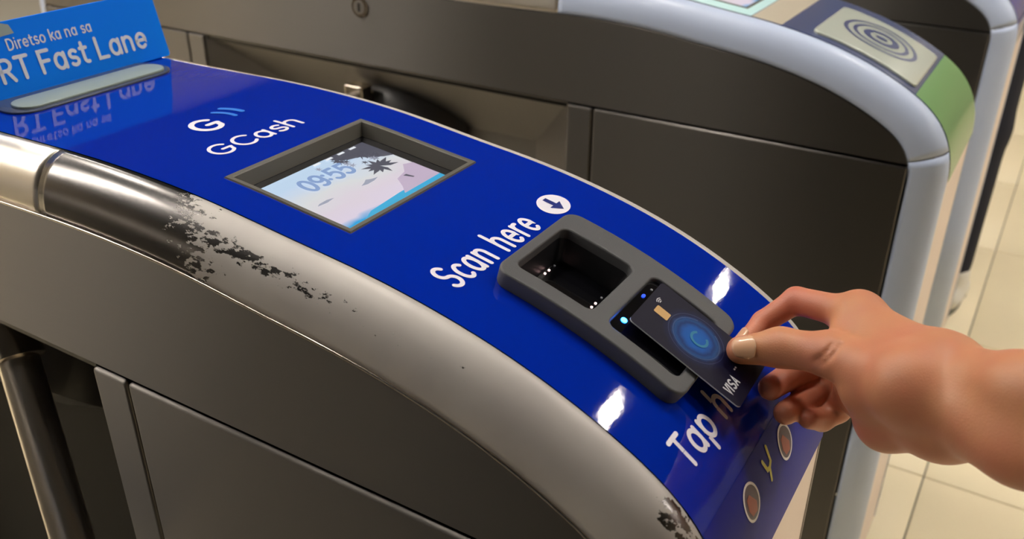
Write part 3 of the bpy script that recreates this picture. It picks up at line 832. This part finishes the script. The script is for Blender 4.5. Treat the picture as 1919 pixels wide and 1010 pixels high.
# =================================================================== bank card
def cardf(u, v, h):              # u along the short side, v from the VISA end up to the chip end, metres
    A = np.array((0.42823, 0.10693, 0.94797)); B = np.array((0.50390, 0.10872, 0.90801))
    ax = (A - B) / np.linalg.norm(A - B)
    ay = np.array((0.0, 1.0, 0.0)); ay = ay - ax * ax.dot(ay); ay /= np.linalg.norm(ay)
    nz = np.cross(ay, ax); nz = nz if nz[2] > 0 else -nz
    o = B - ax * 0.0055
    return tuple(o + ay * u + ax * v + nz * h)
CL, CW = 0.0880, 0.0555
def glow_print(M, c):
    nt = M.node_tree; L = nt.links; tc = nt.nodes.new('ShaderNodeTexCoord')
    d = nt.nodes.new('ShaderNodeVectorMath'); d.operation = 'DISTANCE'; L.new(tc.outputs['Object'], d.inputs[0]); d.inputs[1].default_value = c
    n = nt.nodes.new('ShaderNodeTexNoise'); n.inputs['Scale'].default_value = 180; L.new(tc.outputs['Object'], n.inputs['Vector'])
    a = nt.nodes.new('ShaderNodeMath'); a.operation = 'MULTIPLY_ADD'; L.new(n.outputs['Fac'], a.inputs[0]); a.inputs[1].default_value = 0.003; L.new(d.outputs['Value'], a.inputs[2])
    r = nt.nodes.new('ShaderNodeMapRange'); r.inputs['From Min'].default_value = 0.0; r.inputs['From Max'].default_value = 0.030; L.new(a.outputs[0], r.inputs['Value'])
    cr = nt.nodes.new('ShaderNodeValToRGB'); e = cr.color_ramp.elements
    e[0].position = 0.0; e[0].color = lin((10, 92, 172)); e[1].position = 0.92; e[1].color = lin((15, 13, 36))
    for p, q in ((0.36, (12, 80, 160)), (0.50, (16, 48, 104)), (0.58, (18, 66, 124)), (0.70, (18, 26, 66))):
        k = e.new(p); k.color = lin(q)
    L.new(r.outputs[0], cr.inputs[0]); L.new(cr.outputs[0], nt.nodes['Principled BSDF'].inputs['Base Color'])
cardo = empty('bank_card', cardf(CW / 2, CL / 2, 0)); 
tag(cardo, 'dark navy bank card with gold chip held over the charcoal reader', 'bank card')
cc = Vector(cardf(CW / 2, CL / 2, 0))
def cpl(u, v, h): return tuple(Vector(cardf(u, v, h)) - cc)
outl = rrect(0, CW, 0, CL, 0.003); n = len(outl)
V = [cpl(u, v, 0.0) for u, v in outl] + [cpl(u, v, -0.0009) for u, v in outl]
glow_print(CARDM, cpl(0.0290, 0.0470, 0.0))
body = mesh_obj('card_body', V, [list(range(n)), list(range(n, 2 * n))], CARDM, cardo)
mesh_obj('card_edge', V, [[j, (j + 1) % n, n + (j + 1) % n, n + j] for j in range(n)], CARDEDGE, cardo)
def cflat(name, pts, mt, h, holes=None):
    V = [cpl(u, v, h) for u, v in pts]
    return mesh_obj(name, V, [list(range(len(pts)))], mt, cardo)
ch = cflat('chip', rrect(0.0235, 0.0315, 0.0690, 0.0800, 0.001), GOLD, 0.0003)
def ring_mesh(name, cu, cv, r0, r1, a0, a1, mt, h):
    V, F = [], []
    N = 36
    for i in range(N + 1):
        a = math.radians(a0 + (a1 - a0) * i / N)
        for r in (r0, r1): V.append(cpl(cu + r * math.cos(a), cv + r * math.sin(a), h))
    for i in range(N): F.append([2 * i, 2 * i + 1, 2 * i + 3, 2 * i + 2])
    return mesh_obj(name, V, F, mt, cardo)
def cmat(n_, c): return mat(n_, c, 0.35, spec=0.25)
ring_mesh('card_emblem_ring', 0.0290, 0.0470, 0.0172, 0.0180, 20, 330, cmat('emblem ring teal', (18, 62, 116)), 0.0002)
ring_mesh('card_emblem_ring', 0.0290, 0.0470, 0.0208, 0.0213, 0, 360, cmat('emblem ring faint', (24, 42, 84)), 0.0002)
ring_mesh('card_emblem_letter', 0.0300, 0.0450, 0.0050, 0.0070, 40, 320, cmat('emblem letter teal', (16, 112, 150)), 0.0004)
for k, r in enumerate((0.0015, 0.0028, 0.0041)):
    ring_mesh('contactless_wave', 0.0362, 0.0785, r, r + 0.0007, 50, 130, GREYTXT, 0.0003)
lettering('lettering', 'VISA', GREYTXT, cardo, cpl, 0.0066, 0.20, (0.0045, 0.0085), width=0.86, track=0.14, shear=0.18, h=0.0003)
for k in range(2):
    cflat('small_mark', rrect(0.0275 + 0.0024 * k, 0.0291 + 0.0024 * k, 0.0150, 0.0162, 0.0003), GREYTXT, 0.0003)

# =================================================================== bodies grown from distance fields
def seg_dist(P, a, b, ra, rb):
    a = np.array(a, np.float32); b = np.array(b, np.float32)
    ab = b - a; L2 = float(ab @ ab) + 1e-12
    t = np.clip(((P - a) @ ab) / L2, 0, 1)
    q = P - a - t[..., None] * ab
    return np.sqrt((q * q).sum(-1)) - (ra + (rb - ra) * t)

class Field:
    def __init__(self, lo, hi, vox):
        self.lo = np.array(lo, np.float32); self.v = vox
        self.n = np.ceil((np.array(hi) - self.lo) / vox).astype(int) + 1
        self.big = 0.03
    def blank(self): return np.full(self.n, self.big, np.float32)
    def block(self, a, b, ra, rb, mg):
        lo = np.minimum(np.array(a) - ra, np.array(b) - rb) - mg; hi = np.maximum(np.array(a) + ra, np.array(b) + rb) + mg
        i0 = np.clip(np.floor((lo - self.lo) / self.v).astype(int), 0, self.n - 1); i1 = np.clip(np.ceil((hi - self.lo) / self.v).astype(int) + 1, 1, self.n)
        sl = tuple(slice(p, q) for p, q in zip(i0, i1))
        g = np.meshgrid(*[self.lo[k] + self.v * np.arange(i0[k], i1[k], dtype=np.float32) for k in range(3)], indexing='ij')
        return sl, np.stack(g, -1)
    def add(self, F, seg, k):
        a, b, ra, rb = seg
        sl, P = self.block(a, b, ra, rb, self.big * 0.9 if k > 0.004 else 0.02)
        d = seg_dist(P, a, b, ra, rb)
        o = F[sl]; h = np.clip(0.5 + 0.5 * (o - d) / k, 0, 1)
        F[sl] = o + (d - o) * h - k * h * (1 - h)
    def carve(self, F, seg, k):
        a, b, ra, rb = seg
        sl, P = self.block(a, b, ra, rb, 0.008)
        d = -seg_dist(P, a, b, ra, rb)
        o = F[sl]; h = np.clip(0.5 - 0.5 * (o - d) / k, 0, 1)
        F[sl] = o + (d - o) * h + k * h * (1 - h)
    def mesh(self, F):
        ins = F < 0
        n = self.n
        cell = np.zeros(n - 1, np.int8); acc = np.zeros(tuple(n - 1) + (3,), np.float32); cnt = np.zeros(n - 1, np.float32)
        corners = [(i, j, k) for i in (0, 1) for j in (0, 1) for k in (0, 1)]
        def sub(A, c): return A[c[0]:A.shape[0] - 1 + c[0], c[1]:A.shape[1] - 1 + c[1], c[2]:A.shape[2] - 1 + c[2]]
        s = sum(sub(ins, c).astype(np.int8) for c in corners)
        act = (s > 0) & (s < 8)
        I = np.argwhere(act)
        vid = -np.ones(n - 1, np.int64); vid[act] = np.arange(len(I))
        pos = np.zeros((len(I), 3)); ct = np.zeros(len(I))
        for c in corners:
            for ax in range(3):
                if c[ax]: continue
                d = list(c); d[ax] = 1
                fa = F[I[:, 0] + c[0], I[:, 1] + c[1], I[:, 2] + c[2]]; fb = F[I[:, 0] + d[0], I[:, 1] + d[1], I[:, 2] + d[2]]
                x = (fa < 0) != (fb < 0)
                t = np.where(x, fa / (fa - fb + 1e-12), 0)
                p = np.array(c, float)[None] + 0 * pos; p[:, ax] = t
                pos += np.where(x[:, None], p, 0); ct += x
        V = self.lo + self.v * (I + pos / ct[:, None])
        faces = []
        for ax in range(3):
            b, c = (ax + 1) % 3, (ax + 2) % 3
            sl0 = [slice(None)] * 3; sl1 = [slice(None)] * 3
            sl0[ax] = slice(0, n[ax] - 1); sl1[ax] = slice(1, n[ax])
            for d_ in (b, c): sl0[d_] = slice(1, n[d_] - 1); sl1[d_] = slice(1, n[d_] - 1)
            A = ins[tuple(sl0)]; B = ins[tuple(sl1)]
            for flip in (False, True):
                E = np.argwhere((A & ~B) if not flip else (~A & B))
                off = np.zeros(3, int); off[b] = 1; off[c] = 1
                E = E + off
                q = []
                for db, dc in ((0, 0), (1, 0), (1, 1), (0, 1)):
                    e = E.copy(); e[:, b] -= db; e[:, c] -= dc
                    q.append(vid[e[:, 0], e[:, 1], e[:, 2]])
                q = np.stack(q, 1)
                if flip: q = q[:, ::-1]
                faces.append(q)
        return V, np.concatenate(faces)

def field_obj(name, V, Fc, mt, parent, smooth_iter=4, loc=None):
    me = bpy.data.meshes.new(name)
    if loc is not None: V = V - np.array(loc)
    me.vertices.add(len(V)); me.vertices.foreach_set('co', V.astype(np.float32).ravel())
    me.loops.add(Fc.size); me.loops.foreach_set('vertex_index', Fc.astype(np.int32).ravel())
    me.polygons.add(len(Fc)); me.polygons.foreach_set('loop_start', np.arange(0, Fc.size, 4, dtype=np.int32))
    me.update(); me.validate()
    bm = bmesh.new(); bm.from_mesh(me)
    for _ in range(smooth_iter): bmesh.ops.smooth_vert(bm, verts=bm.verts[:], factor=0.5, use_axis_x=True, use_axis_y=True, use_axis_z=True)
    bmesh.ops.recalc_face_normals(bm, faces=bm.faces[:]); bm.to_mesh(me); bm.free()
    me.materials.append(mt); me.shade_smooth()
    return link(bpy.data.objects.new(name, me), parent)

# joints of the right hand and forearm (metres, world)
HJ = dict(w1=(0.6113, 0.1489, 0.9453), w2=(0.6193, 0.1397, 0.9226), f1=(0.6529, 0.1136, 0.9693), f2=(0.6597, 0.1027, 0.9451), e1=(0.8038, 0.0269, 1.0157), e2=(0.8210, -0.0029, 1.0001), im=(0.5548, 0.1956, 0.9433), mm=(0.5572, 0.2024, 0.9306), rm=(0.5607, 0.1947, 0.9150), pm=(0.5641, 0.1809, 0.9000), ip=(0.5119, 0.2042, 0.9372), idd=(0.4950, 0.1916, 0.9208), it=(0.4874, 0.1628, 0.9087), mp=(0.5387, 0.2025, 0.8999), md=(0.5218, 0.1800, 0.8932), mt=(0.5153, 0.1549, 0.8953), rp=(0.5435, 0.1948, 0.8830), rd=(0.5337, 0.1730, 0.8789), rt=(0.5286, 0.1500, 0.8831), pp=(0.5556, 0.1838, 0.8748), pd=(0.5485, 0.1719, 0.8711), pt=(0.5424, 0.1572, 0.8791), tc=(0.5968, 0.1314, 0.9420), tm=(0.5482, 0.1549, 0.9334), ti=(0.5170, 0.1569, 0.9268), tt=(0.4940, 0.1474, 0.9221), th=(0.5783, 0.1468, 0.9274), h1=(0.5697, 0.1736, 0.8916), h2=(0.5895, 0.1502, 0.9006))
J_ = {k: np.array(v) for k, v in HJ.items()}
allp = np.array(list(J_.values()))
fl = Field(allp.min(0) - 0.055, allp.max(0) + 0.055, 0.00115)
def S_(a, b, ra, rb): return (J_[a], J_[b], ra, rb)
palm = fl.blank()
for seg in (S_('f1', 'e1', .0170, .029), S_('f2', 'e2', .0176, .031), S_('e1', 'e2', .028, .028), S_('w1', 'f1', .0196, .0172), S_('w2', 'f2', .0192, .0180), S_('f1', 'f2', .0120, .0120), S_('w1', 'w2', .0175, .0175)):
    fl.add(palm, seg, 0.016)
for seg in (S_('im', 'w1', .0098, .0185), S_('mm', 'w1', .0110, .0170), S_('rm', 'w2', .0105, .0160), S_('pm', 'w2', .0098, .0165),
            S_('h1', 'h2', .0095, .0140), S_('h2', 'w2', .0140, .0185), S_('im', 'mm', .0100, .0100), S_('mm', 'rm', .0100, .0100), S_('rm', 'pm', .0095, .0095),
            S_('th', 'tc', .0150, .0160), S_('tc', 'w1', .0155, .0170), S_('th', 'mm', .0130, .0105), S_('th', 'w2', .0150, .0165), S_('th', 'h2', .0140, .0125), S_('tm', 'im', .0095, .0080), S_('th', 'im', .0135, .0082), S_('tc', 'im', .0155, .0085), S_('tc', 'w2', .0160, .0185), S_('tc', 'f2', .0150, .0150)):
    fl.add(palm, seg, 0.014)
thumb = palm.copy()
for seg in (S_('tc', 'tm', .0164, .0138), S_('tm', 'ti', .0136, .0124), S_('ti', 'tt', .0124, .0094)):
    fl.add(thumb, seg, 0.006)
total = thumb
for chain in ((('im', 'ip', .0110, .0096), ('ip', 'idd', .0091, .0080), ('idd', 'it', .0080, .0067)),
              (('mm', 'mp', .0112, .0104), ('mp', 'md', .0102, .0095), ('md', 'mt', .0094, .0084)),
              (('rm', 'rp', .0108, .0100), ('rp', 'rd', .0098, .0090), ('rd', 'rt', .0089, .0080)),
              (('pm', 'pp', .0096, .0088), ('pp', 'pd', .0086, .0078), ('pd', 'pt', .0076, .0068))):
    fg = palm.copy()
    for i, sg_ in enumerate(chain): fl.add(fg, S_(*sg_), 0.007 if i == 0 else 0.0025)
    k = 0.0012
    h = np.clip(0.5 + 0.5 * (total - fg) / k, 0, 1)
    total = np.where(np.abs(total - fg) < k, total + (fg - total) * h - k * h * (1 - h), np.minimum(total, fg))
# skin folds at the thumb joint
VC = np.array(CAM) - J_['tm']; VC /= np.linalg.norm(VC)
IMR = np.array(RT_); IMU = -np.array(DN_)
def surf_pt(c):
    for t in np.arange(0.040, -0.01, -0.0006):
        p = c + VC * t; q = np.round((p - fl.lo) / fl.v).astype(int)
        if total[tuple(q)] < 0: return p
    return c
def fold(pts, rad, k=0.0014):
    P = [surf_pt(np.array(c)) for c in pts]
    for a, b in zip(P[:-1], P[1:]): fl.carve(total, (a, b, rad, rad), k)
for ox, oy, hf, bend in ((-.0050, .0005, .0085, .001), (-.0005, -.0005, .0095, .0012)):
    c = J_['tm'] + IMR * ox + IMU * oy
    dia = 0.72 * IMR + 0.69 * IMU; per = 0.69 * IMR - 0.72 * IMU
    rd_ = 0.0012 if ox < .01 else 0.0009
    fold([c + dia * (hf * t) + per * (bend * (1 - t * t)) for t in np.linspace(-1, 1, 7)], rd_)
V, Fc = fl.mesh(total)
person = empty('person', tuple(J_['w1']))
tag(person, 'bare right hand and forearm from the right edge, pinching the dark card', 'person')
body = field_obj('hand', V, Fc, SKIN, person, 7, loc=J_['w1'])
at = body.data.attributes.new('flush', 'FLOAT', 'POINT')
co = np.empty(len(body.data.vertices) * 3, np.float32); body.data.vertices.foreach_get('co', co); co = co.reshape(-1, 3) + J_['w1'].astype(np.float32)
fv = np.zeros(len(co), np.float32)
for nm, r, a in (('ip', .034, .9), ('it', .03, .8), ('idd', .03, .8), ('mt', .03, .8), ('rt', .03, .7), ('pt', .03, .7), ('md', .03, .6), ('rd', .03, .6), ('h2', .03, .5), ('pp', .03, .5)):
    d = np.linalg.norm(co - J_[nm].astype(np.float32), axis=1)
    fv = np.maximum(fv, a * np.clip(1 - d / r, 0, 1) ** 0.7)
at.data.foreach_set('value', fv)

def nail(name, a, b, ra, rb, ndir, t0, t1, ang):
    a = np.array(a); b = np.array(b); ax = (b - a); L = np.linalg.norm(ax); ax = ax / L
    n = np.array(ndir); n = n - ax * (n @ ax); n /= np.linalg.norm(n); s = np.cross(ax, n)
    V, F = [], []
    NU, NV = 12, 12
    for i in range(NU + 1):
        u = i / NU; t = t0 + (t1 - t0) * u
        wv = ang * (1 - 0.30 * max(0, (u - 0.55) / 0.45) ** 2 - 0.22 * max(0, (0.3 - u) / 0.3) ** 2)
        for j in range(NV + 1):
            v = -1 + 2 * j / NV; an = math.radians(wv * v)
            tl_ = t - 0.12 * (t1 - t0) * v * v * (1 if u > .5 else -0.9 * (1 if u < .3 else 0))
            al = tl_ * L; over = max(0.0, al - L)
            r = (ra + (rb - ra) * min(tl_, 1)); r = math.sqrt(max(r * r - over * over, 1e-8)) + 0.00042 + 0.0004 * (u > .9)
            edge = 0.0006 * (abs(v) ** 6)
            V.append(a + ax * al + (n * math.cos(an) + s * math.sin(an)) * (r - edge) - J_['w1'])
    W_ = NV + 1
    for i in range(NU):
        for j in range(NV): F.append([i * W_ + j, i * W_ + j + 1, (i + 1) * W_ + j + 1, (i + 1) * W_ + j])
    o = mesh_obj(name, V, F, NAIL, person, smooth=True)
    md = o.modifiers.new('thick', 'SOLIDIFY'); md.thickness = 0.0006; md.offset = 0
    return o
nail('fingernail', J_['ti'], J_['tt'], .0124, .0094, VC + 0.25 * IMU, 0.62, 1.22, 52)
nail('fingernail', J_['idd'], J_['it'], .0080, .0067, 0.3 * VC + 0.8 * IMU - 0.9 * IMR, 0.45, 1.15, 52)

# =================================================================== passer-by in dark trousers beyond the farthest gate
pb = empty('person', (0.452, 2.125, 0.0)); pb.rotation_euler = (0, 0, math.pi / 2)
tag(pb, 'person in navy trousers and off-white shoes standing beyond the farthest ticket gate', 'person')
PO = np.array((0.50, 2.05, 0.0))
fb = Field((0.05, 1.72, 0.05), (0.95, 2.40, 1.80), 0.010); fb.big = 0.12
def body_mesh(segs, k, name, mt, parent, it=3):
    F = fb.blank()
    for s in segs: fb.add(F, s, k)
    v, f = fb.mesh(F)
    return field_obj(name, v, f, mt, parent, it, loc=PO)
legs = [((.450, 1.995, .13), (.475, 2.01, .50), .050, .068), ((.475, 2.01, .50), (.49, 2.03, .93), .070, .088),
        ((.40, 2.16, .13), (.43, 2.15, .50), .050, .068), ((.43, 2.15, .50), (.45, 2.15, .93), .070, .088), ((.49, 2.03, .95), (.45, 2.15, .95), .095, .095)]
body_mesh(legs, 0.02, 'trousers', TROUSER, pb)
body_mesh([((.47, 2.09, .98), (.47, 2.09, 1.20), .115, .12), ((.48, 2.02, 1.30), (.46, 2.16, 1.30), .10, .10), ((.49, 1.93, 1.38), (.45, 2.25, 1.38), .055, .055),
           ((.49, 1.92, 1.37), (.47, 1.87, 1.12), .050, .042), ((.45, 2.26, 1.37), (.45, 2.31, 1.12), .050, .042)], 0.05, 'shirt', SHIRT, pb)
body_mesh([((.47, 2.09, 1.42), (.475, 2.09, 1.52), .055, .055), ((.48, 2.09, 1.60), (.49, 2.09, 1.68), .075, .082), ((.555, 2.09, 1.625), (.568, 2.09, 1.605), .010, .013),
           ((.48, 2.01, 1.63), (.48, 2.01, 1.60), .014, .012), ((.48, 2.17, 1.63), (.48, 2.17, 1.60), .014, .012),
           ((.47, 1.87, 1.12), (.54, 1.86, .90), .038, .028), ((.54, 1.86, .90), (.56, 1.86, .82), .030, .022), ((.45, 2.31, 1.12), (.50, 2.32, .90), .038, .028), ((.50, 2.32, .90), (.51, 2.32, .82), .030, .022)], 0.012, 'skin', SKIN, pb)
body_mesh([((.465, 2.09, 1.68), (.475, 2.09, 1.71), .088, .082), ((.44, 2.09, 1.62), (.45, 2.09, 1.66), .07, .07)], 0.02, 'hair', HAIR, pb)
for yy in (2.065, 2.115):
    mesh_obj('eye', *tube([(.562 - PO[0], yy - PO[1], 1.645), (.566 - PO[0], yy - PO[1], 1.645)], .006, 10), BLACK, pb)
mesh_obj('mouth', *box(.558 - PO[0], .562 - PO[0], 2.072 - PO[1], 2.108 - PO[1], 1.575, 1.580), RED, pb)
for hx, hy in ((.450, 1.985), (.40, 2.16)):
    fs = Field((hx - .10, hy - .09, -.02), (hx + .26, hy + .09, .20), 0.006); fs.big = 0.05
    F = fs.blank()
    for s in (((hx - .03, hy, .045), (hx + .05, hy, .05), .036, .040), ((hx + .05, hy, .045), (hx + .16, hy - .004, .036), .042, .032), ((hx, hy, .06), (hx - .005, hy, .11), .040, .042)): fs.add(F, s, 0.02)
    g = np.meshgrid(*[fs.lo[k] + fs.v * np.arange(fs.n[k]) for k in range(3)], indexing='ij')
    F = np.maximum(F, 0.018 - g[2].astype(np.float32))
    v, f = fs.mesh(F)
    sh = field_obj('shoe', v, f, SHOE, pb, 2, loc=PO)
    sole = [(hx + .06 + .135 * math.cos(a) * (1 if math.cos(a) > 0 else .95) - PO[0], hy + (.043 if math.cos(a) > 0 else .036) * math.sin(a) - PO[1]) for a in [2 * math.pi * i / 28 for i in range(28)]]
    n = 28
    Vs = [(x, y, 0.001) for x, y in sole] + [(x, y, 0.024) for x, y in sole]
    mesh_obj('sole', Vs, [list(range(n)), list(range(n, 2 * n))] + [[j, (j + 1) % n, n + (j + 1) % n, n + j] for j in range(n)], SOLE, sh)
    for t in range(3):
        mesh_obj('lace', *tube([(hx + .075 + .02 * t - PO[0], hy - .02 - PO[1], .080 - .006 * t), (hx + .075 + .02 * t - PO[0], hy - PO[1], .088 - .006 * t), (hx + .075 + .02 * t - PO[0], hy + .02 - PO[1], .080 - .006 * t)], .0035, 8), LACE, sh)
